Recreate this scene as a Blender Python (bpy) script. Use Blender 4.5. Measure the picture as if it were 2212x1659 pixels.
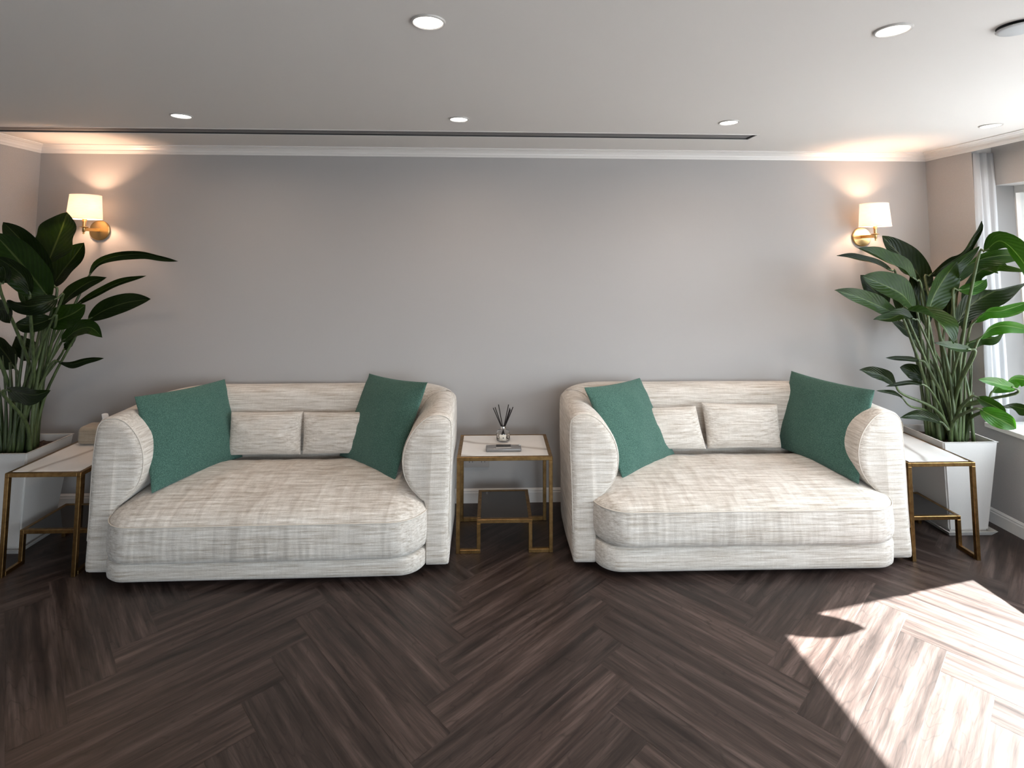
import bpy, bmesh, math, random
from mathutils import Vector, Matrix, noise
random.seed(7)
PI = math.pi
for o in list(bpy.data.objects): bpy.data.objects.remove(o)
S = bpy.context.scene
COL = S.collection

# ------------------------------------------------------------------ camera
cd = bpy.data.cameras.new('camera'); cam = bpy.data.objects.new('camera', cd); COL.objects.link(cam)
cd.sensor_fit = 'HORIZONTAL'; cd.sensor_width = 36.0
cd.lens = 1154.6 / 2212 * 36.0
cd.shift_x = 0.0; cd.shift_y = -(829.5 - 467.93) / 2212
cd.clip_start = 0.02
cam.matrix_world = Matrix(((0.99932935, -0.00554504, -0.03619537, 0.0),
                           (-0.03650325, -0.07278158, -0.99667966, -3.88678),
                           (0.00289227, 0.99733249, -0.07293518, 1.72367),
                           (0, 0, 0, 1)))
S.camera = cam

# ------------------------------------------------------------------ light
S.view_settings.view_transform = 'Standard'; S.view_settings.look = 'None'
S.view_settings.gamma = 1.0; S.view_settings.use_curve_mapping = False
S.view_settings.exposure = 0.19
W = bpy.data.worlds.new('sky'); S.world = W; W.use_nodes = True
bg = W.node_tree.nodes['Background']
bg.inputs['Strength'].default_value = 13.9
_g = W.node_tree.nodes.new('ShaderNodeTexCoord'); _s = W.node_tree.nodes.new('ShaderNodeSeparateXYZ'); _r = W.node_tree.nodes.new('ShaderNodeValToRGB')
W.node_tree.links.new(_g.outputs['Generated'], _s.inputs[0]); W.node_tree.links.new(_s.outputs['Z'], _r.inputs[0]); W.node_tree.links.new(_r.outputs[0], bg.inputs['Color'])
_r.color_ramp.elements[0].position = 0.0; _r.color_ramp.elements[0].color = (0.38, 0.39, 0.40, 1)      # street and buildings below the horizon
_r.color_ramp.elements[1].position = 0.06; _r.color_ramp.elements[1].color = (0.855, 0.935, 1.0, 1)     # hazy sky

sl = bpy.data.lights.new('sun', 'SUN'); sun = bpy.data.objects.new('sun', sl); COL.objects.link(sun)
sl.energy = 82.0; sl.angle = math.radians(0.53); sl.color = (1.0, 0.96, 0.90)
SUN_EL = math.radians(43.0)
sdir = Vector((0.973 * math.cos(SUN_EL), 0.232 * math.cos(SUN_EL), math.sin(SUN_EL)))   # towards the sun
sun.rotation_euler = sdir.to_track_quat('Z', 'Y').to_euler(); sun.location = (8, 1, 8)

RX, LX, BY, HC = 3.27, -3.22, -6.6, 2.5          # right wall, left wall, wall behind the viewer, ceiling
WIN = [(-3.0, -0.39), (-5.8, -3.7)]            # window openings in the right wall (y range)
SILL, HEAD = 0.64, 2.21
for i, (a, b) in enumerate(WIN):                  # portals only guide the sky light through the openings
    pl = bpy.data.lights.new('window_portal', 'AREA'); po = bpy.data.objects.new('window_portal', pl)
    pl.shape = 'RECTANGLE'; pl.size = HEAD - SILL; pl.size_y = b - a; pl.cycles.is_portal = True
    po.location = (3.62, (a + b) / 2, (SILL + HEAD) / 2); po.rotation_euler = (0, PI / 2, 0); COL.objects.link(po)

FILLWIN = (0.1, 2.4)                                # unseen opening added behind the viewer to let in more light (x range)
pl = bpy.data.lights.new('window_portal', 'AREA'); po = bpy.data.objects.new('window_portal', pl)
pl.shape = 'RECTANGLE'; pl.size = FILLWIN[1] - FILLWIN[0]; pl.size_y = HEAD - SILL; pl.cycles.is_portal = True
po.location = ((FILLWIN[0] + FILLWIN[1]) / 2, BY - .13, (SILL + HEAD) / 2); po.rotation_euler = (PI / 2, 0, 0); COL.objects.link(po)

# ------------------------------------------------------------------ material helpers
def mat(name, color=(0.8, 0.8, 0.8), rough=0.5, metal=0.0, spec=0.5):
    m = bpy.data.materials.new(name); m.use_nodes = True
    b = m.node_tree.nodes['Principled BSDF']
    b.inputs['Base Color'].default_value = (*color, 1); b.inputs['Roughness'].default_value = rough
    b.inputs['Metallic'].default_value = metal; b.inputs['Specular IOR Level'].default_value = spec
    return m, m.node_tree, b
def N(nt, t, **kw):
    n = nt.nodes.new(t)
    for k, v in kw.items():
        if k.startswith('i_'): n.inputs[k[2:].replace('_', ' ')].default_value = v
        else: setattr(n, k, v)
    return n
def ramp(nt, stops):
    r = nt.nodes.new('ShaderNodeValToRGB'); e = r.color_ramp.elements
    while len(e) < len(stops): e.new(0.5)
    for k, (p, c) in enumerate(stops):
        e[k].position = p; e[k].color = (*c, 1) if len(c) == 3 else c
    return r
def mapped(nt, scale, src='Object'):
    tc = N(nt, 'ShaderNodeTexCoord'); mp = N(nt, 'ShaderNodeMapping'); mp.inputs['Scale'].default_value = scale
    nt.links.new(tc.outputs[src], mp.inputs['Vector']); return mp.outputs['Vector']
def noise_tex(nt, vec, scale=1.0, detail=3.0, rough=0.5):
    n = N(nt, 'ShaderNodeTexNoise'); n.inputs['Scale'].default_value = scale
    n.inputs['Detail'].default_value = detail; n.inputs['Roughness'].default_value = rough
    nt.links.new(vec, n.inputs['Vector']); return n.outputs['Fac']
def bump(nt, b, h, strength=0.3, dist=0.002):
    bp = N(nt, 'ShaderNodeBump'); bp.inputs['Strength'].default_value = strength; bp.inputs['Distance'].default_value = dist
    nt.links.new(h, bp.inputs['Height']); nt.links.new(bp.outputs['Normal'], b.inputs['Normal']); return bp
def mixc(nt, fac, a, b, mode='MIX'):
    m = N(nt, 'ShaderNodeMix', data_type='RGBA', blend_type=mode)
    for sock, v in ((m.inputs[0], fac), (m.inputs[6], a), (m.inputs[7], b)):
        if isinstance(v, (int, float)): sock.default_value = v
        elif isinstance(v, tuple): sock.default_value = (*v, 1)
        else: nt.links.new(v, sock)
    return m.outputs[2]

def make_wall_mat(name, c1, c2):
    m, nt, b = mat(name, c1, 0.62, 0, 0.35)
    h = noise_tex(nt, mapped(nt, (1, 1, 1)), 420, 3, 0.6)
    r = ramp(nt, [(0.35, c1), (0.65, c2)]); nt.links.new(h, r.inputs[0]); nt.links.new(r.outputs[0], b.inputs['Base Color'])
    bump(nt, b, h, 0.25, 0.001); return m
M_WALL = make_wall_mat('wallpaper_grey', (0.368, 0.355, 0.349), (0.423, 0.409, 0.402))
M_CEIL = make_wall_mat('ceiling_paint', (0.71, 0.688, 0.665), (0.72, 0.698, 0.675))
M_TRIM = mat('white_gloss_trim', (0.74, 0.72, 0.70), 0.35)[0]
M_WHITE = mat('white_plastic', (0.78, 0.78, 0.77), 0.35)[0]
M_SLOT = mat('vent_grey', (0.17, 0.165, 0.17), 0.6)[0]
M_SLOTDARK = mat('vent_dark', (0.04, 0.04, 0.042), 0.6)[0]
M_JAMB = mat('grey_jamb', (0.17, 0.165, 0.165), 0.5)[0]
M_BLACK = mat('black_plastic', (0.012, 0.012, 0.013), 0.4)[0]
M_STICK = mat('black_reed', (0.012, 0.009, 0.009), 0.8)[0]
M_CHROME = mat('polished_silver', (0.8, 0.79, 0.77), 0.12, 1.0)[0]

def make_floor_mat():
    m, nt, b = mat('dark_walnut_planks', (0.05, 0.035, 0.03), 0.42, 0, 0.4)
    uv = N(nt, 'ShaderNodeUVMap'); uv.uv_map = 'UVMap'
    at = N(nt, 'ShaderNodeAttribute'); at.attribute_name = 'plank'
    mp = N(nt, 'ShaderNodeMapping'); mp.inputs['Scale'].default_value = (1.6, 22, 1); nt.links.new(uv.outputs[0], mp.inputs[0])
    # grain lines
    n1 = noise_tex(nt, mp.outputs[0], 1.0, 6, 0.62)
    mp2 = N(nt, 'ShaderNodeMapping'); mp2.inputs['Scale'].default_value = (5, 120, 1); nt.links.new(uv.outputs[0], mp2.inputs[0])
    n2 = noise_tex(nt, mp2.outputs[0], 1.0, 3, 0.6)
    # cathedral figure: distorted bands
    mp3 = N(nt, 'ShaderNodeMapping'); mp3.inputs['Scale'].default_value = (1.1, 7.5, 1); nt.links.new(uv.outputs[0], mp3.inputs[0])
    n3 = noise_tex(nt, mp3.outputs[0], 1.0, 2, 0.5)
    mu = N(nt, 'ShaderNodeMath', operation='MULTIPLY'); mu.inputs[1].default_value = 46; nt.links.new(n3, mu.inputs[0])
    si = N(nt, 'ShaderNodeMath', operation='SINE'); nt.links.new(mu.outputs[0], si.inputs[0])
    r1 = ramp(nt, [(0.32, (0.0125, 0.0072, 0.0060)), (0.5, (0.037, 0.0240, 0.0203)), (0.68, (0.083, 0.058, 0.051))]); nt.links.new(n1, r1.inputs[0])
    r2 = ramp(nt, [(0.3, (0.60, 0.60, 0.60)), (0.7, (1.30, 1.30, 1.30))]); nt.links.new(n2, r2.inputs[0])
    r3 = ramp(nt, [(0.0, (0.45, 0.42, 0.40)), (0.22, (1, 1, 1))])
    ab = N(nt, 'ShaderNodeMath', operation='ABSOLUTE'); nt.links.new(si.outputs[0], ab.inputs[0]); nt.links.new(ab.outputs[0], r3.inputs[0])
    c = mixc(nt, 1.0, r1.outputs[0], r2.outputs[0], 'MULTIPLY')
    c = mixc(nt, 0.75, c, r3.outputs[0], 'MULTIPLY')
    rp = ramp(nt, [(0.0, (0.80, 0.80, 0.81)), (0.5, (1.0, 0.98, 0.97)), (1.0, (1.20, 1.16, 1.14))]); nt.links.new(at.outputs['Fac'], rp.inputs[0])
    c = mixc(nt, 1.0, c, rp.outputs[0], 'MULTIPLY')
    nt.links.new(c, b.inputs['Base Color'])
    bump(nt, b, n2, 0.25, 0.0006)
    rr = ramp(nt, [(0.3, (0.36,) * 3), (0.7, (0.5,) * 3)]); nt.links.new(n1, rr.inputs[0]); nt.links.new(rr.outputs[0], b.inputs['Roughness'])
    return m
M_FLOOR = make_floor_mat()
M_JOINT = mat('floor_joint', (0.09, 0.07, 0.062), 0.5)[0]

def make_linen(name, dark, mid, light):
    m, nt, b = mat(name, mid, 0.9, 0, 0.2)
    b.inputs['Sheen Weight'].default_value = 0.25
    s1a = noise_tex(nt, mapped(nt, (5, 70, 110)), 1.0, 4, 0.7); s1b = noise_tex(nt, mapped(nt, (70, 5, 110)), 1.0, 4, 0.7)
    tcn = N(nt, 'ShaderNodeTexCoord'); sxn = N(nt, 'ShaderNodeSeparateXYZ'); nt.links.new(tcn.outputs['Normal'], sxn.inputs[0])
    abn = N(nt, 'ShaderNodeMath', operation='ABSOLUTE'); nt.links.new(sxn.outputs[0], abn.inputs[0])
    rn = ramp(nt, [(0.55, (0, 0, 0)), (0.8, (1, 1, 1))]); nt.links.new(abn.outputs[0], rn.inputs[0])
    s1 = mixc(nt, rn.outputs[0], s1a, s1b)
    s2 = noise_tex(nt, mapped(nt, (160, 22, 14)), 1.0, 3, 0.6)
    s3 = noise_tex(nt, mapped(nt, (420, 420, 420)), 1.0, 2, 0.6)
    r = ramp(nt, [(0.30, dark), (0.48, mid), (0.72, light)]); nt.links.new(s1, r.inputs[0])
    r2 = ramp(nt, [(0.3, (0.94,) * 3), (0.7, (1.04,) * 3)]); nt.links.new(s2, r2.inputs[0])
    r3 = ramp(nt, [(0.3, (0.86,) * 3), (0.7, (1.1,) * 3)]); nt.links.new(s3, r3.inputs[0])
    c = mixc(nt, 1.0, r.outputs[0], r2.outputs[0], 'MULTIPLY'); c = mixc(nt, 1.0, c, r3.outputs[0], 'MULTIPLY')
    nt.links.new(c, b.inputs['Base Color'])
    ad = N(nt, 'ShaderNodeMath', operation='ADD'); nt.links.new(s3, ad.inputs[0]); nt.links.new(s1, ad.inputs[1])
    bump(nt, b, ad.outputs[0], 0.5, 0.0015)
    return m
M_LINEN = make_linen('oatmeal_linen', (0.37, 0.315, 0.255), (0.56, 0.51, 0.455), (0.76, 0.72, 0.67))
M_PIPE = mat('linen_piping', (0.60, 0.55, 0.49), 0.9, 0, 0.2)[0]

def make_green():
    m, nt, b = mat('green_boucle', (0.06, 0.16, 0.13), 0.95, 0, 0.15)
    b.inputs['Sheen Weight'].default_value = 0.2; b.inputs['Sheen Tint'].default_value = (0.6, 0.85, 0.78, 1)
    s = noise_tex(nt, mapped(nt, (1, 1, 1)), 250, 4, 0.7)
    r = ramp(nt, [(0.34, (0.024, 0.066, 0.052)), (0.5, (0.052, 0.115, 0.092)), (0.68, (0.115, 0.205, 0.170))]); nt.links.new(s, r.inputs[0])
    nt.links.new(r.outputs[0], b.inputs['Base Color']); bump(nt, b, s, 0.8, 0.003); return m
M_GREEN = make_green()

def make_brass():
    m, nt, b = mat('antique_brass', (0.36, 0.21, 0.085), 0.36, 1.0)
    s = noise_tex(nt, mapped(nt, (9, 9, 9)), 4, 3, 0.6)
    r = ramp(nt, [(0.3, (0.21, 0.120, 0.045)), (0.7, (0.34, 0.205, 0.082))]); nt.links.new(s, r.inputs[0]); nt.links.new(r.outputs[0], b.inputs['Base Color'])
    return m
M_BRASS = make_brass()
M_BRASS2 = mat('satin_brass', (0.62, 0.40, 0.17), 0.3, 1.0)[0]

def make_marble():
    m, nt, b = mat('white_marble', (0.8, 0.78, 0.76), 0.16, 0, 0.5)
    v = mapped(nt, (1.6, 3.4, 1.6))
    d = noise_tex(nt, v, 1.2, 5, 0.6)
    mp = N(nt, 'ShaderNodeMapping'); mp.inputs['Rotation'].default_value = (0, 0, 0.5); nt.links.new(v, mp.inputs[0])
    w = N(nt, 'ShaderNodeTexWave', bands_direction='Y'); w.inputs['Scale'].default_value = 0.42; w.inputs['Distortion'].default_value = 4.5
    w.inputs['Detail'].default_value = 3; w.inputs['Detail Scale'].default_value = 1.4; nt.links.new(mp.outputs[0], w.inputs['Vector'])
    r = ramp(nt, [(0.0, (0.48, 0.44, 0.41)), (0.035, (0.70, 0.67, 0.64)), (0.12, (0.80, 0.78, 0.76))]); nt.links.new(w.outputs['Fac'], r.inputs[0])
    r2 = ramp(nt, [(0.35, (0.9, 0.9, 0.9)), (0.6, (1, 1, 1))]); nt.links.new(d, r2.inputs[0])
    nt.links.new(mixc(nt, 1.0, r.outputs[0], r2.outputs[0], 'MULTIPLY'), b.inputs['Base Color']); return m
M_MARBLE = make_marble()
M_SMOKE = mat('smoked_glass', (0.02, 0.018, 0.017), 0.06, 0, 0.8)[0]
M_POT = make_wall_mat('matte_white_planter', (0.50, 0.48, 0.46), (0.54, 0.52, 0.50))
def make_soil():
    m, nt, b = mat('bark_soil', (0.03, 0.02, 0.015), 0.95)
    s = noise_tex(nt, mapped(nt, (1, 1, 1)), 60, 4, 0.7)
    r = ramp(nt, [(0.35, (0.012, 0.008, 0.006)), (0.7, (0.10, 0.06, 0.045))]); nt.links.new(s, r.inputs[0]); nt.links.new(r.outputs[0], b.inputs['Base Color'])
    bump(nt, b, s, 1.0, 0.01); return m
M_SOIL = make_soil()

def make_leaf(name, c1, c2, rib):
    m, nt, b = mat(name, c1, 0.36, 0, 0.16)
    uv = N(nt, 'ShaderNodeUVMap'); uv.uv_map = 'UVMap'
    sx = N(nt, 'ShaderNodeSeparateXYZ'); nt.links.new(uv.outputs[0], sx.inputs[0])
    # veins run out from the midrib: bands in (along - 0.35*|across|)
    ac = N(nt, 'ShaderNodeMath', operation='ABSOLUTE'); nt.links.new(sx.outputs[1], ac.inputs[0])
    mm = N(nt, 'ShaderNodeMath', operation='MULTIPLY_ADD'); mm.inputs[1].default_value = -0.16; nt.links.new(ac.outputs[0], mm.inputs[0]); nt.links.new(sx.outputs[0], mm.inputs[2])
    sc = N(nt, 'ShaderNodeMath', operation='MULTIPLY'); sc.inputs[1].default_value = 150; nt.links.new(mm.outputs[0], sc.inputs[0])
    sn = N(nt, 'ShaderNodeMath', operation='SINE'); nt.links.new(sc.outputs[0], sn.inputs[0])
    n = noise_tex(nt, mapped(nt, (7, 7, 7)), 1, 3, 0.6)
    r = ramp(nt, [(0.3, c1), (0.7, c2)]); nt.links.new(n, r.inputs[0])
    v = ramp(nt, [(0.0, (0.9,) * 3), (1.0, (1.06,) * 3)]); nt.links.new(sn.outputs[0], v.inputs[0])
    c = mixc(nt, 1.0, r.outputs[0], v.outputs[0], 'MULTIPLY')
    rb = ramp(nt, [(0.03, (1, 1, 1)), (0.06, (0, 0, 0))]); nt.links.new(ac.outputs[0], rb.inputs[0])
    c = mixc(nt, rb.outputs[0], c, rib)
    nt.links.new(c, b.inputs['Base Color'])
    bump(nt, b, sn.outputs[0], 0.25, 0.002)
    tr = N(nt, 'ShaderNodeBsdfTranslucent'); mx = N(nt, 'ShaderNodeMixShader'); mx.inputs[0].default_value = 0.22
    tc = mixc(nt, 1.0, c, (1.6, 2.1, 0.8), 'MULTIPLY'); nt.links.new(tc, tr.inputs['Color'])
    out = nt.nodes['Material Output']; nt.links.new(b.outputs[0], mx.inputs[1]); nt.links.new(tr.outputs[0], mx.inputs[2]); nt.links.new(mx.outputs[0], out.inputs['Surface'])
    return m
M_LEAF = {'d': make_leaf('leaf_deep_green', (0.0045, 0.0095, 0.0022), (0.010, 0.019, 0.0042), (0.035, 0.045, 0.018)),
          'm': make_leaf('leaf_mid_green', (0.008, 0.022, 0.0025), (0.017, 0.040, 0.005), (0.055, 0.080, 0.025)),
          'b': make_leaf('leaf_bright_green', (0.020, 0.070, 0.006), (0.035, 0.110, 0.012), (0.11, 0.18, 0.05))}
def make_stem():
    m, nt, b = mat('leaf_stem', (0.10, 0.14, 0.06), 0.5)
    s = noise_tex(nt, mapped(nt, (60, 60, 6)), 1, 3, 0.6)
    r = ramp(nt, [(0.3, (0.018, 0.034, 0.008)), (0.7, (0.075, 0.105, 0.035))]); nt.links.new(s, r.inputs[0]); nt.links.new(r.outputs[0], b.inputs['Base Color']); return m
M_STEM = make_stem()

def make_shade():
    m = bpy.data.materials.new('linen_lampshade'); m.use_nodes = True; nt = m.node_tree; b = nt.nodes['Principled BSDF']
    s = noise_tex(nt, mapped(nt, (30, 30, 340)), 1, 3, 0.6)
    r = ramp(nt, [(0.3, (0.90, 0.86, 0.80)), (0.7, (0.97, 0.95, 0.92))]); nt.links.new(s, r.inputs[0])
    nt.links.new(r.outputs[0], b.inputs['Base Color']); b.inputs['Roughness'].default_value = 0.9
    tr = N(nt, 'ShaderNodeBsdfTranslucent'); nt.links.new(r.outputs[0], tr.inputs['Color'])
    mx = N(nt, 'ShaderNodeMixShader'); mx.inputs[0].default_value = 0.55
    nt.links.new(b.outputs[0], mx.inputs[1]); nt.links.new(tr.outputs[0], mx.inputs[2]); nt.links.new(mx.outputs[0], nt.nodes['Material Output'].inputs['Surface'])
    return m
M_SHADE = make_shade()
def emis(name, col, st):
    m = bpy.data.materials.new(name); m.use_nodes = True; nt = m.node_tree; nt.nodes.clear()
    e = N(nt, 'ShaderNodeEmission'); e.inputs[0].default_value = (*col, 1); e.inputs[1].default_value = st
    o = N(nt, 'ShaderNodeOutputMaterial'); nt.links.new(e.outputs[0], o.inputs[0]); return m
M_LED = emis('led_diffuser', (1.0, 0.96, 0.90), 7.0)
M_BULB = emis('warm_bulb', (1.0, 0.55, 0.26), 12.0)
def glass(name, col=(1, 1, 1), rough=0.0, ior=1.45):
    m, nt, b = mat(name, col, rough); b.inputs['Transmission Weight'].default_value = 1.0; b.inputs['IOR'].default_value = ior; return m
M_GLASS = glass('clear_glass')
def make_pane():
    m = bpy.data.materials.new('window_pane'); m.use_nodes = True; nt = m.node_tree; nt.nodes.clear()
    t = N(nt, 'ShaderNodeBsdfTransparent'); t.inputs[0].default_value = (0.95, 0.97, 0.98, 1); g = N(nt, 'ShaderNodeBsdfGlossy'); g.inputs['Roughness'].default_value = 0.02
    mx = N(nt, 'ShaderNodeMixShader'); mx.inputs[0].default_value = 0.06; o = N(nt, 'ShaderNodeOutputMaterial')
    nt.links.new(t.outputs[0], mx.inputs[1]); nt.links.new(g.outputs[0], mx.inputs[2]); nt.links.new(mx.outputs[0], o.inputs[0]); return m
M_PANE = make_pane()
def make_curtain():
    m, nt, b = mat('white_curtain', (0.50, 0.51, 0.53), 0.9, 0, 0.1)
    tr = N(nt, 'ShaderNodeBsdfTranslucent'); tr.inputs[0].default_value = (0.55, 0.57, 0.6, 1)
    mx = N(nt, 'ShaderNodeMixShader'); mx.inputs[0].default_value = 0.25
    nt.links.new(b.outputs[0], mx.inputs[1]); nt.links.new(tr.outputs[0], mx.inputs[2]); nt.links.new(mx.outputs[0], nt.nodes['Material Output'].inputs['Surface']); return m
M_CURTAIN = make_curtain()
M_LABEL = mat('cream_label', (0.72, 0.68, 0.60), 0.6)[0]
M_PERFUME = glass('pale_oil', (0.95, 0.88, 0.78), 0.0, 1.38)
M_TAUPE = make_linen('taupe_box_cover', (0.26, 0.21, 0.155), (0.33, 0.275, 0.21), (0.40, 0.34, 0.27))
M_PAPER = mat('tissue_paper', (0.8, 0.8, 0.8), 0.9)[0]

# ------------------------------------------------------------------ mesh helpers
def link(name, me, m, parent=None, smooth=False, loc=None):
    o = bpy.data.objects.new(name, me); COL.objects.link(o)
    if m is not None and len(me.materials) == 0: me.materials.append(m)
    if parent is not None: o.parent = parent
    if loc is not None: o.location = loc
    if smooth:
        for p in me.polygons: p.use_smooth = True
    return o
def from_bm(name, bm, m, parent=None, smooth=False, loc=None, normals=True):
    if normals: bmesh.ops.recalc_face_normals(bm, faces=bm.faces)
    me = bpy.data.meshes.new(name); bm.to_mesh(me); bm.free()
    return link(name, me, m, parent, smooth, loc)
def sharp(o, ang=35):
    me = o.data
    for p in me.polygons: p.use_smooth = True
    bm = bmesh.new(); bm.from_mesh(me)
    for e in bm.edges:
        if len(e.link_faces) == 2 and e.calc_face_angle(0) > math.radians(ang): e.smooth = False
    bm.to_mesh(me); bm.free(); return o
def box(bm, x0, x1, y0, y1, z0, z1, bev=0.0, seg=2):
    t = bmesh.new()
    bmesh.ops.create_cube(t, size=1)
    for v in t.verts: v.co = Vector(((x0 + x1) / 2 + v.co.x * (x1 - x0), (y0 + y1) / 2 + v.co.y * (y1 - y0), (z0 + z1) / 2 + v.co.z * (z1 - z0)))
    if bev > 0: bmesh.ops.bevel(t, geom=t.edges[:], offset=bev, segments=seg, affect='EDGES', profile=0.5)
    me = bpy.data.meshes.new('tmp'); t.to_mesh(me); t.free(); bm.from_mesh(me); bpy.data.meshes.remove(me)
def lathe(bm, prof, n=32, c=(0, 0, 0), mtx=None):
    rings = []
    for r, z in prof:
        ring = []
        for k in range(n):
            a = 2 * PI * k / n; p = Vector((r * math.cos(a), r * math.sin(a), z))
            if mtx is not None: p = mtx @ p
            ring.append(bm.verts.new(p + Vector(c)))
        rings.append(ring)
    for a, b in zip(rings, rings[1:]):
        for k in range(n): bm.faces.new((a[k], a[(k + 1) % n], b[(k + 1) % n], b[k]))
    if prof[0][0] > 1e-6: bm.faces.new(rings[0][::-1])
    if prof[-1][0] > 1e-6: bm.faces.new(rings[-1])
def tube(bm, pts, rad, n=8, cap=True, closed=False):
    pts = [Vector(p) for p in pts]; L = len(pts)
    if not hasattr(rad, '__len__'): rad = [rad] * L
    rings = []; up = None
    for i, p in enumerate(pts):
        if closed: t = pts[(i + 1) % L] - pts[i - 1]
        else: t = (pts[min(i + 1, L - 1)] - pts[max(i - 1, 0)])
        t.normalize()
        if up is None: up = Vector((0, 0, 1)) if abs(t.z) < 0.9 else Vector((1, 0, 0))
        s = t.cross(up); s.normalize(); up = s.cross(t); up.normalize()
        rings.append([bm.verts.new(p + rad[i] * (math.cos(2 * PI * k / n) * s + math.sin(2 * PI * k / n) * up)) for k in range(n)])
    prs = list(zip(rings, rings[1:])) + ([(rings[-1], rings[0])] if closed else [])
    for a, b in prs:
        for k in range(n): bm.faces.new((a[k], a[(k + 1) % n], b[(k + 1) % n], b[k]))
    if cap and not closed: bm.faces.new(rings[0][::-1]); bm.faces.new(rings[-1])
def catmull(P, n):
    P = [Vector(p) for p in P]; Q = [2 * P[0] - P[1]] + P + [2 * P[-1] - P[-2]]; out = []
    segs = len(P) - 1
    for i in range(n + 1):
        t = i / n * segs; k = min(int(t), segs - 1); u = t - k
        a, b, c, d = Q[k], Q[k + 1], Q[k + 2], Q[k + 3]
        out.append(0.5 * ((2 * b) + (c - a) * u + (2 * a - 5 * b + 4 * c - d) * u * u + (3 * b - 3 * c + d - a) * u ** 3))
    return out
def empty(name, loc, label=None, cat=None, group=None, rz=0.0):
    o = bpy.data.objects.new(name, None); COL.objects.link(o); o.location = loc; o.rotation_euler = (0, 0, rz); o.empty_display_size = 0.05
    return tag(o, label, cat, group)
def tag(o, label=None, cat=None, group=None, kind=None):
    if label: o['label'] = label
    if cat: o['category'] = cat
    if group: o['group'] = group
    if kind: o['kind'] = kind
    return o
def structure(o): o['kind'] = 'structure'; return o

# ------------------------------------------------------------------ floor: herringbone planks
def floor():
    Lp, w, g = 1.0, 0.17, 0.0006
    th = -0.0615
    def vec(x, y): return Vector((x * math.cos(th) - y * math.sin(th), x * math.sin(th) + y * math.cos(th)))
    U = vec(math.sqrt(.5), math.sqrt(.5)); V = vec(-math.sqrt(.5), math.sqrt(.5))
    # the corner (L+w, w) of the pattern stands at this floor point
    org = Vector((-0.833, -1.545)) - U * (Lp + w) - V * w
    bm = bmesh.new(); uvl = bm.loops.layers.uv.new('UVMap'); cl = bm.verts.layers.float.new('plank_v')
    facc = []
    for m in range(-9, 10):
        for k in range(-70, 71):
            for kind in (0, 1):
                if kind == 0: u0, v0, u1, v1 = k * w + m * Lp, k * w - m * Lp, k * w + m * Lp + Lp, k * w - m * Lp + w
                else: u0, v0, u1, v1 = k * w + Lp + m * Lp, k * w + w - Lp - m * Lp, k * w + Lp + w + m * Lp, k * w + w - m * Lp
                c = org + U * (u0 + u1) / 2 + V * (v0 + v1) / 2
                if not (LX - .6 < c.x < RX + .6 and BY - .6 < c.y < 0.6): continue
                ps = [(u0 + g, v0 + g), (u1 - g, v0 + g), (u1 - g, v1 - g), (u0 + g, v1 - g)]
                vs = []
                for a, b in ps:
                    q = org + U * a + V * b
                    vs.append(bm.verts.new((q.x, q.y, 0)))
                f = bm.faces.new(vs); ou, ov = random.uniform(0, 60), random.uniform(0, 60); rv = random.random()
                for l, (a, b) in zip(f.loops, ps):
                    if kind == 0: l[uvl].uv = (ou + a - u0, ov + b - v0)
                    else: l[uvl].uv = (ou + b - v0, ov + a - u0)
                facc.append(rv)
                for v in vs: v[cl] = rv
    # trim to the room
    for co, no in (((LX, 0, 0), (-1, 0, 0)), ((RX + .0, 0, 0), (1, 0, 0)), ((0, 0, 0), (0, 1, 0)), ((0, BY, 0), (0, -1, 0))):
        bmesh.ops.bisect_plane(bm, geom=bm.verts[:] + bm.edges[:] + bm.faces[:], plane_co=co, plane_no=no, clear_outer=True)
    vals = [f.verts[0][cl] for f in bm.faces]
    n0 = len(bm.verts)
    me = bpy.data.meshes.new('floor'); 
    # joint bed under the planks
    vs = [bm.verts.new(p) for p in ((LX - .1, BY - .1, -0.0012), (RX + .1, BY - .1, -0.0012), (RX + .1, .1, -0.0012), (LX - .1, .1, -0.0012),
                                    (LX - .1, BY - .1, -0.05), (RX + .1, BY - .1, -0.05), (RX + .1, .1, -0.05), (LX - .1, .1, -0.05))]
    for q in ((0, 1, 2, 3), (4, 7, 6, 5), (0, 4, 5, 1), (1, 5, 6, 2), (2, 6, 7, 3), (3, 7, 4, 0)):
        f = bm.faces.new([vs[i] for i in q]); f.material_index = 1
    bm.to_mesh(me); bm.free()
    at = me.attributes.new('plank', 'FLOAT', 'FACE')
    for i, v in enumerate(vals): at.data[i].value = v
    me.materials.append(M_FLOOR); me.materials.append(M_JOINT)
    structure(link('floor', me, None))
floor()

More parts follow.
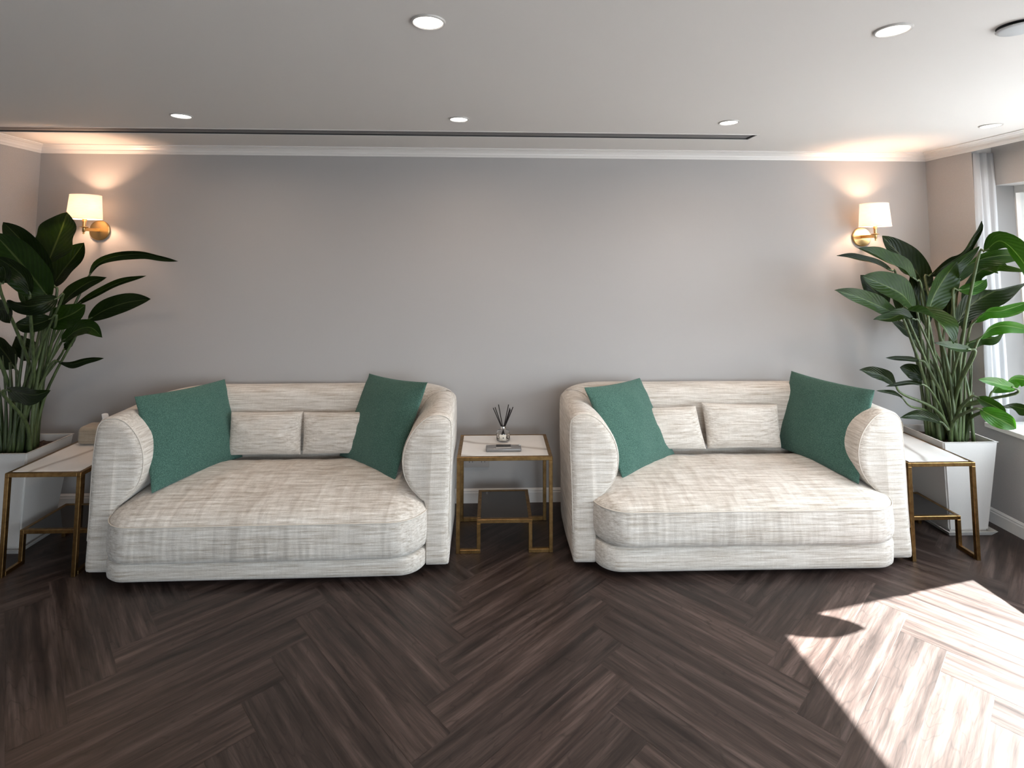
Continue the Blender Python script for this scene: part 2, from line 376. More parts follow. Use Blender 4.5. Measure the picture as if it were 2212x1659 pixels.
# ------------------------------------------------------------------ shell
def slab(name, boxes, m, bev=0.0):
    bm = bmesh.new()
    for b in boxes: box(bm, *b, bev=bev)
    return structure(from_bm(name, bm, m))
slab('wall_back', [(LX - .12, RX + .5, 0, .12, -.05, HC + .1)], M_WALL)
slab('wall_left', [(LX - .12, LX, BY, 0, -.05, HC + .1)], M_WALL)
slab('wall_front', [(LX - .12, FILLWIN[0], BY - .12, BY, -.05, HC + .1), (FILLWIN[1], RX + .5, BY - .12, BY, -.05, HC + .1),
                    (FILLWIN[0], FILLWIN[1], BY - .12, BY, -.05, SILL), (FILLWIN[0], FILLWIN[1], BY - .12, BY, HEAD, HC + .1)], M_WALL)
def make_fill_window():  # added window out of view, evens out the light from behind
    bm = bmesh.new(); a, b = FILLWIN; f = .05; y0, y1 = BY - .09, BY - .04
    box(bm, a, b, y0, y1, SILL, SILL + f); box(bm, a, b, y0, y1, HEAD - f, HEAD)
    for x in (a, (a + b) / 2 - f / 2, b - f): box(bm, x, x + f, y0, y1, SILL + f, HEAD - f)
    fr = structure(from_bm('window_3', bm, M_TRIM))
    for k in range(2):
        bm = bmesh.new(); xa = a + (b - a) * k / 2 + .03; xb = a + (b - a) * (k + 1) / 2 - .03
        box(bm, xa, xb, BY - .068, BY - .062, SILL + .04, HEAD - .04); from_bm('pane', bm, M_PANE, fr)
make_fill_window()
WX = 3.62
wb = [(RX, WX, BY, 0, -.05, SILL - .03)]
ys = [BY] + [v for p in sorted(WIN) for v in p] + [0]
for a, b in ((ys[0], ys[1]), (ys[2], ys[3]), (ys[4], ys[5])): wb.append((RX, WX, a, b, SILL - .03, HC + .1))
for a, b in WIN: wb.append((3.41, WX, a, b, HEAD, HC + .1))
slab('wall_right', wb, M_WALL)
SX0, SX1, SY0, SY1 = LX, 1.69, -0.572, -0.432
slab('ceiling', [(LX - .12, WX, BY - .12, SY0, HC, HC + .1), (LX - .12, WX, SY1, .12, HC, HC + .1), (SX1, WX, SY0, SY1, HC, HC + .1), (LX - .12, SX1, SY0, SY1, HC + .06, HC + .1)], M_CEIL)

# crown moulding and baseboards as swept profiles
CROWN = [(0, 0), (0.0, -.058), (.006, -.058), (.010, -.046), (.014, -.042), (.016, -.030), (.030, -.016), (.042, -.012), (.046, -.008), (.060, -.006), (.060, 0)]
BASE = [(0, 0), (.014, 0), (.014, .068), (.011, .074), (.011, .082), (.004, .092), (0, .094)]
def sweep(name, prof, z, segs):
    bm = bmesh.new()
    for (x0, y0), (x1, y1), (nx, ny) in segs:
        d = Vector((x1 - x0, y1 - y0)).normalized(); A, B = [], []
        for p, h in prof:       # mitred ends at both corners
            A.append(bm.verts.new((x0 + nx * p + d.x * p, y0 + ny * p + d.y * p, z + h)))
            B.append(bm.verts.new((x1 + nx * p - d.x * p, y1 + ny * p - d.y * p, z + h)))
        for i in range(len(prof)):
            j = (i + 1) % len(prof); bm.faces.new((A[i], A[j], B[j], B[i]))
    return structure(from_bm(name, bm, M_TRIM))
sweep('trim_1', CROWN, HC, [((LX, 0), (RX, 0), (0, -1))])
sweep('trim_2', CROWN, HC, [((RX, 0), (RX, BY), (-1, 0))])
sweep('trim_3', CROWN, HC, [((LX, BY), (LX, 0), (1, 0))])
sweep('trim_4', CROWN, HC, [((RX, BY), (LX, BY), (0, 1))])
sweep('baseboard_back', BASE, 0, [((LX, 0), (RX, 0), (0, -1))])
sweep('baseboard_right', BASE, 0, [((RX, 0), (RX, BY), (-1, 0))])
sweep('baseboard_left', BASE, 0, [((LX, BY), (LX, 0), (1, 0))])
sweep('baseboard_front', BASE, 0, [((RX, BY), (LX, BY), (0, 1))])

# windows: frame, panes, sill
for i, (a, b) in enumerate(WIN):
    bm = bmesh.new(); f = .05
    x0, x1 = 3.55, 3.61
    box(bm, x0, x1, a, b, SILL, SILL + f); box(bm, x0, x1, a, b, HEAD - f, HEAD)
    mul = [a, a + .95, b]; n = 2
    for k in range(n + 1):
        yy = mul[k]
        ya, yb = (yy, yy + f) if k == 0 else ((yy - .014, yy) if k == n else (yy - f / 2, yy + f / 2))
        box(bm, x0, x1, ya, yb, SILL + f, HEAD - f)
    fr = structure(from_bm('window_%d' % (i + 1), bm, M_TRIM))
    for k in range(n):
        bm = bmesh.new(); ya = mul[k] + f * .5; yb = mul[k + 1] - (.012 if k == n - 1 else f * .5)
        box(bm, 3.577, 3.583, ya, yb, SILL + f * .8, HEAD - f * .8); from_bm('pane', bm, M_PANE, fr)
    bm = bmesh.new(); box(bm, RX - .025, 3.55, a, b, SILL - .03, SILL, .004); from_bm('sill', bm, M_TRIM, fr)
    bm = bmesh.new(); box(bm, 3.412, 3.55, b - .004, b, SILL, HEAD); from_bm('jamb_lining', bm, M_JAMB, fr)
# unseen pier added outside the window to cut the edge of the sun patch
bm = bmesh.new(); box(bm, 3.64, 3.78, -.70, -.30, -.05, 3.0); structure(from_bm('added_sun_pier', bm, M_TRIM))

def curtain(name, y0, x0, x1, label):
    bm = bmesh.new(); n = 60; A = []
    for i in range(n + 1):
        t = i / n; x = x0 + (x1 - x0) * t; y = y0 - .012 - .010 * math.sin(t * 2 * PI * 2.6 - 1.5) - .003 * math.sin(t * 31)
        col = []
        for k in range(9):
            z = SILL + .012 + (HC - .07 - SILL - .012) * k / 8
            col.append(bm.verts.new((x, y + .004 * math.sin(k * 1.3 + t * 9), z)))
        A.append(col)
    for a, b in zip(A, A[1:]):
        for k in range(8): bm.faces.new((a[k], b[k], b[k + 1], a[k + 1]))
    o = from_bm(name, bm, M_CURTAIN, smooth=True)
    md = o.modifiers.new('s', 'SOLIDIFY'); md.thickness = .002
    tag(o, label, 'curtain')
curtain('curtain', -.391, RX + .001, 3.405, 'gathered white curtain hanging at the window edge behind the plant')

# ------------------------------------------------------------------ ceiling fittings
t = empty('linear_vent', ((SX0 + SX1) / 2, (SY0 + SY1) / 2, HC), 'long narrow grey slot air vent running along the ceiling above the sofas', 'air vent')
hw, hd = (SX1 - SX0) / 2, (SY1 - SY0) / 2
bm = bmesh.new(); box(bm, -hw + .002, hw - .002, -hd + .002, hd - .002, .045, .055); from_bm('backing', bm, M_SLOTDARK, t)
bm = bmesh.new()
box(bm, -hw, hw, -hd - .012, -hd, -.003, .02); box(bm, -hw, hw, hd, hd + .012, -.003, .02); box(bm, hw, hw + .012, -hd - .012, hd + .012, -.003, .02)
from_bm('frame', bm, M_TRIM, t)
bm = bmesh.new(); box(bm, -hw + .001, hw - .001, -hd + .001, -hd + .005, .001, .045); box(bm, -hw + .001, hw - .001, hd - .005, hd - .001, .001, .045); box(bm, hw - .005, hw - .001, -hd, hd, .001, .045)
from_bm('channel', bm, M_SLOTDARK, t)
for k in range(2):
    bm = bmesh.new(); yy = -hd + .038 + k * .064
    box(bm, -hw + .006, hw - .012, yy - .027, yy + .027, .006, .012, .001, 1); from_bm('slat', bm, M_SLOT, t)
M_RIM = mat('downlight_rim', (0.50, 0.48, 0.46), 0.3)[0]
DL = [((-1.744, -.88), 'round white downlight above the left sofa, nearest the left corner'),
      ((-.195, -.88), 'round white downlight above the centre table in the row by the vent'),
      ((1.367, -.88), 'round white downlight beside the right end of the slot vent'),
      ((2.94, -.88), 'round white downlight nearest the window and curtain'),
      ((-.218, -2.15), 'round downlight at the top of the photo, left of centre'),
      ((1.368, -2.155), 'round downlight at the top right beside the grey ceiling disc')]
for (x, y), lab in DL:
    t = empty('downlight', (x, y, HC), lab, 'downlight', 'round ceiling downlights')
    bm = bmesh.new(); lathe(bm, [(.047, 0), (.0475, -.004), (.051, -.0065), (.056, -.005), (.058, 0)], 40)
    sharp(from_bm('trim_ring', bm, M_RIM, t), 50)
    bm = bmesh.new(); lathe(bm, [(.0475, -.003), (0.0, -.0031)], 40); from_bm('diffuser', bm, M_LED, t)
    l = bpy.data.lights.new('downlight_beam', 'AREA'); l.shape = 'DISK'; l.size = .09; l.energy = 4.2; l.color = (1.0, .78, .60); l.spread = math.radians(165)
    lo = bpy.data.objects.new('downlight_beam', l); COL.objects.link(lo); lo.parent = t; lo.location = (0, 0, -.008)
t = empty('ceiling_disc', (1.765, -2.205, HC), 'pale grey round ceiling disc with a dark gap around it in the top right corner', 'ceiling fitting')
bm = bmesh.new(); lathe(bm, [(0, -.002), (.060, -.002), (.060, -.0005), (0, -.0005)], 40); from_bm('shadow_gap', bm, M_BLACK, t)
bm = bmesh.new(); lathe(bm, [(.0, -.016), (.050, -.016), (.058, -.0145), (.062, -.011), (.060, -.009), (0, -.009)], 48); sharp(from_bm('cover', bm, mat('disc_grey', (.50, .52, .54), .4)[0], t), 50)
bm = bmesh.new(); lathe(bm, [(.02, -.002), (.02, -.009)], 20); from_bm('neck', bm, M_BLACK, t)

# ------------------------------------------------------------------ socket behind the centre table
t = empty('wall_socket', (-.10, 0, .285), 'grey double wall socket under the centre side table, behind it', 'socket')
bm = bmesh.new(); box(bm, -.086, .086, -.011, 0, -.045, .045, .004); sharp(from_bm('plate', bm, mat('grey_plate', (.36, .335, .32), .4)[0], t))
for sx in (-.043, .043):
    bm = bmesh.new()
    for dx, dz in ((0, .018), (-.011, -.006), (.011, -.006)): box(bm, sx + dx - .0025, sx + dx + .0025, -.0118, -.010, dz - .003, dz + .003)
    from_bm('socket_holes', bm, M_BLACK, t)
    bm = bmesh.new(); box(bm, sx + .022, sx + .034, -.0145, -.010, .012, .030, .001); from_bm('switch', bm, M_WHITE, t)

# ------------------------------------------------------------------ side tables
def side_table(loc, rz, label):
    # loop frames stand at the two ends of the depth (y); width runs along x
    t = empty('side_table', loc, label, 'side table', 'brass and marble side tables', rz)
    w, d, h, s, q, sh, ins = .282, .20, .543, .022, .0, .19, .142
    def member(bm, p, k):
        box(bm, *p, bev=.0018, seg=1)
    for sy in (-1, 1):
        y0, y1 = (sy * d - s, sy * d) if sy > 0 else (-d, -d + s)
        bm = bmesh.new()
        member(bm, (-w, w, y0, y1, h - s, h), 0)
        for sx in (-1, 1):
            a = sx * w; b = a - sx * s; member(bm, (min(a, b), max(a, b), y0, y1, 0, h - s), 0)
            i0 = sx * (w - ins); i1 = i0 + sx * s; member(bm, (min(i0, i1), max(i0, i1), y0, y1, s, sh - s), 0)
            f0 = b; member(bm, (min(f0, i0), max(f0, i0), y0, y1, 0, s), 0)
        member(bm, (-(w - ins + s), w - ins + s, y0, y1, sh - s, sh), 0)
        from_bm('leg_frame', bm, M_BRASS, t)
    for sx in (-1, 1):
        bm = bmesh.new(); a = sx * w; b = a - sx * s; member(bm, (min(a, b), max(a, b), -d + s, d - s, h - s, h), 0)
        from_bm('top_rail', bm, M_BRASS, t)
        bm = bmesh.new(); i0 = sx * (w - ins + s); i1 = i0 - sx * s; member(bm, (min(i0, i1), max(i0, i1), -d + s, d - s, sh - s, sh), 0)
        from_bm('shelf_rail', bm, M_BRASS, t)
    bm = bmesh.new(); box(bm, -w + s, w - s, -d + s, d - s, h - .014, h + .001, .0015, 1); from_bm('marble_top', bm, M_MARBLE, t)
    k = w - ins
    bm = bmesh.new(); box(bm, -k, k, -d + s, d - s, sh - .012, sh - .002); from_bm('glass_shelf', bm, M_SMOKE, t)
    return t
side_table((.080, -.45, 0), 0, 'brass side table with white marble top between the two sofas')
side_table((2.590, -.528, 0), PI / 2, 'brass side table with white marble top at the window end, right of the right sofa')
side_table((-2.425, -.528, 0), -PI / 2, 'shaded brass side table with marble top at the left edge beside the left sofa')

# ------------------------------------------------------------------ reed diffuser and glass block on the centre table
TT = .5445
t = empty('reed_diffuser', (.075, -.375, TT), 'glass bottle reed diffuser with black sticks on the centre table', 'reed diffuser')
bm = bmesh.new(); lathe(bm, [(0, 0), (.030, 0), (.036, .004), (.0375, .012), (.0375, .052), (.034, .062), (.022, .068), (.013, .071), (.013, .080), (.0105, .080), (.0105, .070), (.020, .065), (.031, .059), (.034, .050), (.034, .014), (.030, .008), (0, .007)], 36)
sharp(from_bm('bottle', bm, M_GLASS, t), 60)
bm = bmesh.new(); lathe(bm, [(0, .0075), (.030, .0085), (.0335, .0145), (.0335, .030), (0, .030)], 36); sharp(from_bm('fragrance_oil', bm, M_PERFUME, t), 60)
bm = bmesh.new(); lathe(bm, [(.0108, .072), (.015, .072), (.016, .075), (.016, .088), (.0145, .091), (.0095, .091), (.0095, .074)], 32); sharp(from_bm('collar', bm, M_CHROME, t), 50)
bm = bmesh.new()
for k in range(9):
    a0 = -PI / 2 - .55 + k * .11; a1 = a0 + .11; r = .0381
    v = [bm.verts.new((r * math.cos(a) - .001, r * math.sin(a), z)) for a, z in ((a0, .012), (a1, .012), (a1, .050), (a0, .050))]; bm.faces.new(v)
lb = from_bm('label', bm, M_LABEL, t, True); md = lb.modifiers.new('s', 'SOLIDIFY'); md.thickness = .0006
bm = bmesh.new(); lathe(bm, [(0, 0), (.0035, 0), (.0035, .0006), (0, .0006)], 12, (0, -.0390, .031), Matrix.Rotation(PI / 2, 3, 'X')); from_bm('emblem', bm, M_BLACK, lb)
for dx, dy, hh in ((-.064, .0, .205), (-.052, -.012, .212), (-.030, .012, .222), (.034, .01, .222), (.042, -.006, .205), (.046, .014, .19), (.062, .004, .208), (.055, -.012, .196)):
    bm = bmesh.new(); tube(bm, [(-dx * .30, -dy * .5, .012), (dx * .88, dy, hh)], .0025, 8); from_bm('reed_stick', bm, M_STICK, t)
t.scale = (1.15, 1.15, 1.0)
t = empty('glass_block', (.074, -.535, TT), 'flat rounded smoky glass block with a dark label lying on the centre table', 'paperweight')
M_GREYGLASS = mat('grey_acrylic', (.30, .29, .285), .12, 0, .7)[0]; M_GREYGLASS.node_tree.nodes['Principled BSDF'].inputs['Transmission Weight'].default_value = .45
bm = bmesh.new(); box(bm, -.108, .108, -.042, .030, 0, .022, .009, 4); sharp(from_bm('block', bm, M_GREYGLASS, t), 40)
bm = bmesh.new(); box(bm, -.045, .045, -.020, .024, .0221, .0229); from_bm('dark_label', bm, M_BLACK, t)
bm = bmesh.new(); box(bm, -.045, .045, -.036, -.0205, .0221, .0227); from_bm('pale_label', bm, mat('pale_grey_label', (.42, .40, .39), .5)[0], t)
for sx in (-1, 1):
    bm = bmesh.new(); box(bm, sx * .098 - .006, sx * .098 + .006, .012, .024, .0212, .0232, .0008); from_bm('silver_clip', bm, M_CHROME, t)

# tissue boxes on the end tables
def tissue_box(loc, w, d, h, label):
    t = empty('tissue_box', loc, label, 'tissue box')
    bm = bmesh.new(); box(bm, -w / 2, w / 2, -d / 2, d / 2, 0, h, .030, 5); sharp(from_bm('cover', bm, M_TAUPE, t), 50)
    bm = bmesh.new(); A = []
    for i in range(15):
        f = i / 14; x = -.032 + .064 * f; row = []
        for k in range(7):
            g = k / 6; row.append(bm.verts.new((x * (1 - .5 * g), .010 * math.sin(f * 7 + g * 2) * (1 + g), h - .004 + g * (.05 + .022 * math.sin(f * PI)))))
        A.append(row)
    for a, b in zip(A, A[1:]):
        for k in range(6): bm.faces.new((a[k], b[k], b[k + 1], a[k + 1]))
    o = from_bm('tissue', bm, M_PAPER, t, True); md = o.modifiers.new('s', 'SOLIDIFY'); md.thickness = .0008
tissue_box((-2.445, -.335, TT), .245, .125, .112, 'taupe tissue box at the back of the left side table behind the sofa arm')
tissue_box((2.62, -.30, TT), .235, .115, .10, 'taupe tissue box on the right side table half hidden by the sofa arm')

# ------------------------------------------------------------------ wall lamps
def sconce(loc, label, side):
    t = empty('wall_sconce', loc, label, 'wall lamp', 'brass wall lamps with fabric shades')
    R = Matrix.Rotation(PI / 2, 3, 'X')
    bm = bmesh.new(); lathe(bm, [(0, 0), (.068, 0), (.070, .003), (.070, .012), (.066, .016), (.02, .018), (0, .018)], 48, (0, 0, 0), R); sharp(from_bm('back_plate', bm, M_BRASS2, t), 40)
    bm = bmesh.new(); box(bm, -.011, .011, -.155, -.017, -.010, .012, .003); from_bm('arm', bm, M_BRASS2, t)
    bm = bmesh.new(); lathe(bm, [(0, -.032), (.005, -.031), (.006, -.024), (.004, -.018), (.009, -.013), (.009, .010), (.024, .014), (.026, .018), (.010, .020), (.010, .052), (.013, .054), (.013, .072), (0, .072)], 32, (0, -.155, 0)); sharp(from_bm('candle_holder', bm, M_BRASS2, t), 45)
    bm = bmesh.new(); lathe(bm, [(0, .072), (.012, .072), (.016, .10), (.017, .125), (.010, .145), (0, .150)], 20, (0, -.155, 0)); from_bm('bulb', bm, M_BULB, t, True)
    bm = bmesh.new()
    lathe(bm, [(.1000, .070), (.0880, .236), (.0865, .236), (.0985, .070), (.1000, .070)], 64, (0, -.155, 0))
    bm.faces.ensure_lookup_table()
    bmesh.ops.delete(bm, geom=[f for f in bm.faces if len(f.verts) > 4], context='FACES')
    sh = from_bm('lamp_shade', bm, M_SHADE, t); sharp(sh, 50)
    bm = bmesh.new()
    bm.free()
    for z, r in ((.072, .1004), (.234, .0885)):
        bm = bmesh.new(); tube(bm, [(r * math.cos(a * PI / 24), r * math.sin(a * PI / 24) - .155, z) for a in range(48)], .0014, 6, closed=True)
        from_bm('shade_trim', bm, M_TRIM, sh, True)
    bm = bmesh.new()
    for a in range(3):
        c, s = math.cos(a * 2.094 + .5), math.sin(a * 2.094 + .5); tube(bm, [(.012 * c, .012 * s - .155, .073), (.098 * c, .098 * s - .155, .078)], .0012, 6)
    from_bm('shade_ring', bm, M_BRASS2, t)
    l = bpy.data.lights.new('bulb_light', 'POINT'); l.energy = 17; l.color = (1.0, .62, .40); l.shadow_soft_size = .03
    lo = bpy.data.objects.new('bulb_light', l); COL.objects.link(lo); lo.parent = t; lo.location = (0, -.155, .135); 
    l.use_shadow = True
    t.scale = (1, 1, 1)
    return t
sconce((-2.775, 0, 1.893), 'lit brass wall lamp in the left corner above the left plant', -1)
sconce((2.742, 0, 1.870), 'lit brass wall lamp near the window above the right plant', 1)

# ------------------------------------------------------------------ sofas
def loop_profile(pts, n=44):
    P = [Vector((a, b, 0)) for a, b in pts]; Q = catmull(P, n); return [(q.x, q.y) for q in Q]
def sofa(loc, hw, label, base_top, seam, rz=0.0, base_hw=.845, seed=0):
    t = empty('sofa', loc, label, 'sofa', 'linen two seat sofas', rz)
    ARM = [(0.02, .03), (0.0, .06), (-.002, .3), (-.010, .6), (-.008, .765), (.010, .808), (.05, .826), (.11, .824), (.175, .785), (.24, .705), (.272, .605), (.265, .51), (.228, .44), (.175, .385), (.138, .33), (.13, .06), (.12, .03)]
    BK = [(0.02, .03), (0.0, .06), (0, .3), (0, .6), (.002, .77), (.018, .822), (.05, .842), (.09, .845), (.135, .835), (.17, .80), (.19, .72), (.195, .6), (.197, .50), (.197, .42), (.197, .32), (.197, .06), (.19, .03)]
    pa, pb = loop_profile(ARM, 60), loop_profile(BK, 60)
    R0, F = .30, -.785
    path = []          # (x, y, inward normal, arm weight)
    def sm(x): x = max(0, min(1, x)); return x * x * (3 - 2 * x)
    for i in range(15): y = F + (-R0 - F) * i / 14; path.append((-hw, y, (1, 0), 1 - .45 * sm(i / 14) ** 2))
    for i in range(1, 16): a = PI + (-PI / 2) * i / 16; path.append((-hw + R0 + R0 * math.cos(a), -R0 + R0 * math.sin(a), (-math.cos(a), -math.sin(a)), .55 * (1 - sm(i / 16))))
    for i in range(25): x = -hw + R0 + (2 * hw - 2 * R0) * i / 24; path.append((x, 0, (0, -1), 0))
    left = path[:30]
    path += [(-x, y, (-nx, ny), w) for x, y, (nx, ny), w in left[::-1]]
    bm = bmesh.new(); rings = []
    def ring(x, y, n, w, sc=1.0, fwd=0.0):
        prof = [((1 - w) * b[0] + w * a[0], (1 - w) * b[1] + w * a[1]) for a, b in zip(pa, pb)]
        cx, cz = .115, .42; out = []
        # lower front corners pull back a little with height, as a soft arm leans
        for p, z in prof:
            if sc != 1.0:
                ins = (1 - sc)
                p2 = p + (cx - p) * min(1, ins * 1.9); z2 = z + (cz - z) * ins * .8
            else: p2, z2 = p, z
            q = Vector((x + n[0] * p2, y + n[1] * p2 + fwd + (.062 * z2 * w if abs(n[0]) > .99 else 0), z2))
            k = noise.noise(q * 3.1 + Vector((seed, 0, 0))) * .006
            out.append(bm.verts.new(q + Vector((n[0] * k, n[1] * k, k * .5))))
        return out
    caps = [(1 - .16, -.030), (1 - .07, -.024), (1 - .025, -.013)]
    for sc, fw in caps: rings.append(ring(*path[0], sc, fw))
    for p in path: rings.append(ring(*p))
    for sc, fw in caps[::-1]: rings.append(ring(*path[-1], sc, fw))
    n = len(rings[0])
    for a, b in zip(rings, rings[1:]):
        for k in range(n): bm.faces.new((a[k], a[(k + 1) % n], b[(k + 1) % n], b[k]))
    edgeL = [v.co.copy() for v in rings[2]]; edgeR = [v.co.copy() for v in rings[-3]]
    f1 = bm.faces.new(rings[0][::-1]); f2 = bm.faces.new(rings[-1]); bmesh.ops.triangulate(bm, faces=[f1, f2])
    body = from_bm('frame', bm, M_LINEN, t, True)
    for E in (edgeL, edgeR):
        bm = bmesh.new(); tube(bm, [p + Vector((0, -.0015, 0)) for p in E[6:52]], .0028, 6); from_bm('piping', bm, M_PIPE, body, True)
    # plinth in front, under the cushion
    def outline(hx, yb, yf, r, n=10):
        P = []
        for cx, cy, a0 in ((hx - r, yf + r, -PI / 2), (hx - .03, yb - .03, 0), (-hx + .03, yb - .03, PI / 2), (-hx + r, yf + r, PI)):
            rr = r if cy < -.4 else .03
            for i in range(n + 1): a = a0 + PI / 2 * i / n; P.append((cx + rr * math.cos(a), cy + rr * math.sin(a)))
        return P
    def densify(P, st=.03):
        Q = []
        for i, p in enumerate(P):
            q = P[(i + 1) % len(P)]; d = math.hypot(q[0] - p[0], q[1] - p[1]); m = max(1, int(d / st))
            for k in range(m): Q.append((p[0] + (q[0] - p[0]) * k / m, p[1] + (q[1] - p[1]) * k / m))
        return Q
    def stack(bm, base, levels, cx, cy, wr, top_center=None):
        rings = []
        X = max(abs(p[0]) for p in base); Yh = (max(p[1] for p in base) - min(p[1] for p in base)) / 2
        for ins, z in levels:
            rg = []
            for x, y in base:
                px, py = x * (X - ins) / X, cy + (y - cy) * (Yh - ins) / Yh
                q = Vector((px, py, z)); k = noise.noise(Vector((px * 4 + seed, py * 4, z * 6))) * wr
                rg.append(bm.verts.new(q + Vector((0, -k, k * .4))))
            rings.append(rg)
        for a, b in zip(rings, rings[1:]):
            m = len(a)
            for k in range(m): bm.faces.new((a[k], a[(k + 1) % m], b[(k + 1) % m], b[k]))
        bm.faces.new(rings[0][::-1])
        if top_center is None: bm.faces.new(rings[-1])
        return rings
    yb, yf = -.19, -.895
    base = densify(outline(base_hw, yb, yf, .13)); bm = bmesh.new()
    bt = base_top
    rg = stack(bm, base, [(.03, .028), (.012, .032), (.002, .045), (0, .07), (0, bt - .02), (.004, bt - .005), (.016, bt)], 0, (yb + yf) / 2, .006)
    from_bm('plinth', bm, M_LINEN, t, True)
    # seat cushion
    yf = -.935; hx = .852
    cb = densify(outline(hx, yb - .01, yf, .19)); bm = bmesh.new(); cy = (yb - .01 + yf) / 2
    lv = [(.055, bt + .001), (.024, bt + .006), (.007, bt + .022), (0, bt + .05), (-.003, (bt + seam) / 2), (0, seam - .03), (.003, seam - .006), (.0045, seam), (.010, seam + .008)]
    top = .425
    for ins, f in ((.024, .22), (.045, .38), (.075, .55), (.115, .72), (.17, .86), (.24, .95), (.31, 1.0)): lv.append((ins, seam + .008 + (top - seam - .008) * f))
    rings = stack(bm, cb, lv, 0, cy, .007, True)
    # wrinkled top: pull the last ring in to the middle by further rings
    last = rings[-1]; m = len(last); prev = last
    for s in (.8, .6, .4, .2):
        rr = [bm.verts.new((v.co.x * (1 - (1 - s) * .98), cy + (v.co.y - cy) * s, top + .002)) for v in last]
        for k in range(m): bm.faces.new((prev[k], prev[(k + 1) % m], rr[(k + 1) % m], rr[k]))
        prev = rr
    bm.faces.new(prev)
    for v in bm.verts:
        if v.co.z > seam + .008: v.co.z += .035 * max(0, min(1, (v.co.y + .75) / .45)) * min(1, (v.co.z - seam) / .06)
        if v.co.z > seam + .02:
            f = min(1, (v.co.z - seam - .02) / .05)
            v.co.z += f * (.006 * noise.noise(Vector((v.co.x * 5 + seed, v.co.y * 3, 0))) + .004 * noise.noise(Vector((v.co.x * 16 + v.co.y * 9 + seed, v.co.y * 3, 2))))
    cu = from_bm('seat_cushion', bm, M_LINEN_SEAT, t, True)
    bm = bmesh.new(); ring_p = [Vector((x * (hx - .0035) / hx, cy + (y - cy) * 1.0, seam + .001)) for x, y in cb]; tube(bm, ring_p, .0032, 6, closed=True)
    from_bm('piping', bm, M_PIPE, cu, True)
    for sx in (-1, 1):
        for y in (-.12, -.70):
            bm = bmesh.new(); box(bm, sx * .74 - .025, sx * .74 + .025, y - .025, y + .025, 0, .035); from_bm('foot', bm, M_BLACK, t)
    return t
def seat_material():
    m = make_linen('oatmeal_linen_seat', (0.37, 0.315, 0.255), (0.56, 0.51, 0.455), (0.76, 0.72, 0.67))
    nt = m.node_tree; b = nt.nodes['Principled BSDF']; bp = b.inputs['Normal'].links[0].from_node
    # soft creases that fan over the seat
    v = mapped(nt, (1, 1, 1)); mp = N(nt, 'ShaderNodeMapping'); mp.inputs['Rotation'].default_value = (0, 0, .28); mp.inputs['Scale'].default_value = (9, 3.4, 1.5); nt.links.new(v, mp.inputs[0])
    h = noise_tex(nt, mp.outputs[0], 1, 2.5, .5); hp = N(nt, 'ShaderNodeMath', operation='POWER'); hp.inputs[1].default_value = 2.0; nt.links.new(h, hp.inputs[0])
    b2 = N(nt, 'ShaderNodeBump'); b2.inputs['Strength'].default_value = .8; b2.inputs['Distance'].default_value = .030
    nt.links.new(hp.outputs[0], b2.inputs['Height']); nt.links.new(bp.outputs[0], b2.inputs['Normal']); nt.links.new(b2.outputs[0], b.inputs['Normal'])
    return m
M_LINEN_SEAT = seat_material()
sofa((-1.205, -.03, 0), .968, 'oatmeal linen sofa on the left with a lower creased seat cushion', .128, .325, rz=math.radians(.6), seed=1)
sofa((1.418, -.03, 0), .962, 'oatmeal linen sofa on the right, nearer the window', .165, .360, rz=math.radians(-.3), seed=5)

# ------------------------------------------------------------------ pillows from four corner points
def pillow(name, TL, TR, BR, BL, th, m, label, cat, group, seed=0, pinch=.045, n=26, expo=.5):
    TL, TR, BR, BL = map(Vector, (TL, TR, BR, BL)); c = (TL + TR + BR + BL) / 4
    nrm = (TR - BL).cross(TL - BR).normalized()          # any side; cushion is symmetric
    bm = bmesh.new()
    def P(u, v, s):
        a, b = (u + 1) / 2, (v + 1) / 2
        p = (BL * (1 - a) + BR * a) * (1 - b) + (TL * (1 - a) + TR * a) * b
        # sides bow inwards between the corners
        ru = (BR - BL + TR - TL) * .25; rv = (TL - BL + TR - BR) * .25
        p = p - ru * (u * (1 - v * v) * pinch) - rv * (v * (1 - u * u) * pinch)
        k = max(0, (1 - u * u) * (1 - v * v)) ** expo
        h = th * k * (1 + .16 * noise.noise(Vector((u * 2.2 + seed, v * 2.2, s))) + .05 * noise.noise(Vector((u * 6, v * 6 + seed, s))))
        edge = (1 - k) * .006 * noise.noise(Vector((u * 5 + seed, v * 5, 3)))
        return p - c + nrm * (s * h + edge)
    F = [[bm.verts.new(P(-math.cos(PI * i / n), -math.cos(PI * j / n), 1)) for j in range(n + 1)] for i in range(n + 1)]
    B = [[F[i][j] if i in (0, n) or j in (0, n) else bm.verts.new(P(-math.cos(PI * i / n), -math.cos(PI * j / n), -1)) for j in range(n + 1)] for i in range(n + 1)]
    for i in range(n):
        for j in range(n):
            bm.faces.new((F[i][j], F[i + 1][j], F[i + 1][j + 1], F[i][j + 1]))
            bm.faces.new((B[i][j], B[i][j + 1], B[i + 1][j + 1], B[i + 1][j]))
    o = from_bm(name, bm, m, None, True, c)
    bm = bmesh.new()
    E = [F0 for F0 in []]
    return tag(o, label, cat, group)
G1 = 'green cushions on the sofas'
pillow('throw_pillow', (-2.055, -.665, .908), (-1.790, -.160, .892), (-1.609, -.262, .42), (-1.856, -.789, .42), .075, M_GREEN, 'large green cushion at the left end of the left sofa', 'cushion', G1, 1)
pillow('throw_pillow', (-.835, -.140, .920), (-.390, -.545, .952), (-.560, -.664, .42), (-.989, -.264, .42), .070, M_GREEN, 'darker green cushion leaning on the right arm of the left sofa', 'cushion', G1, 2)
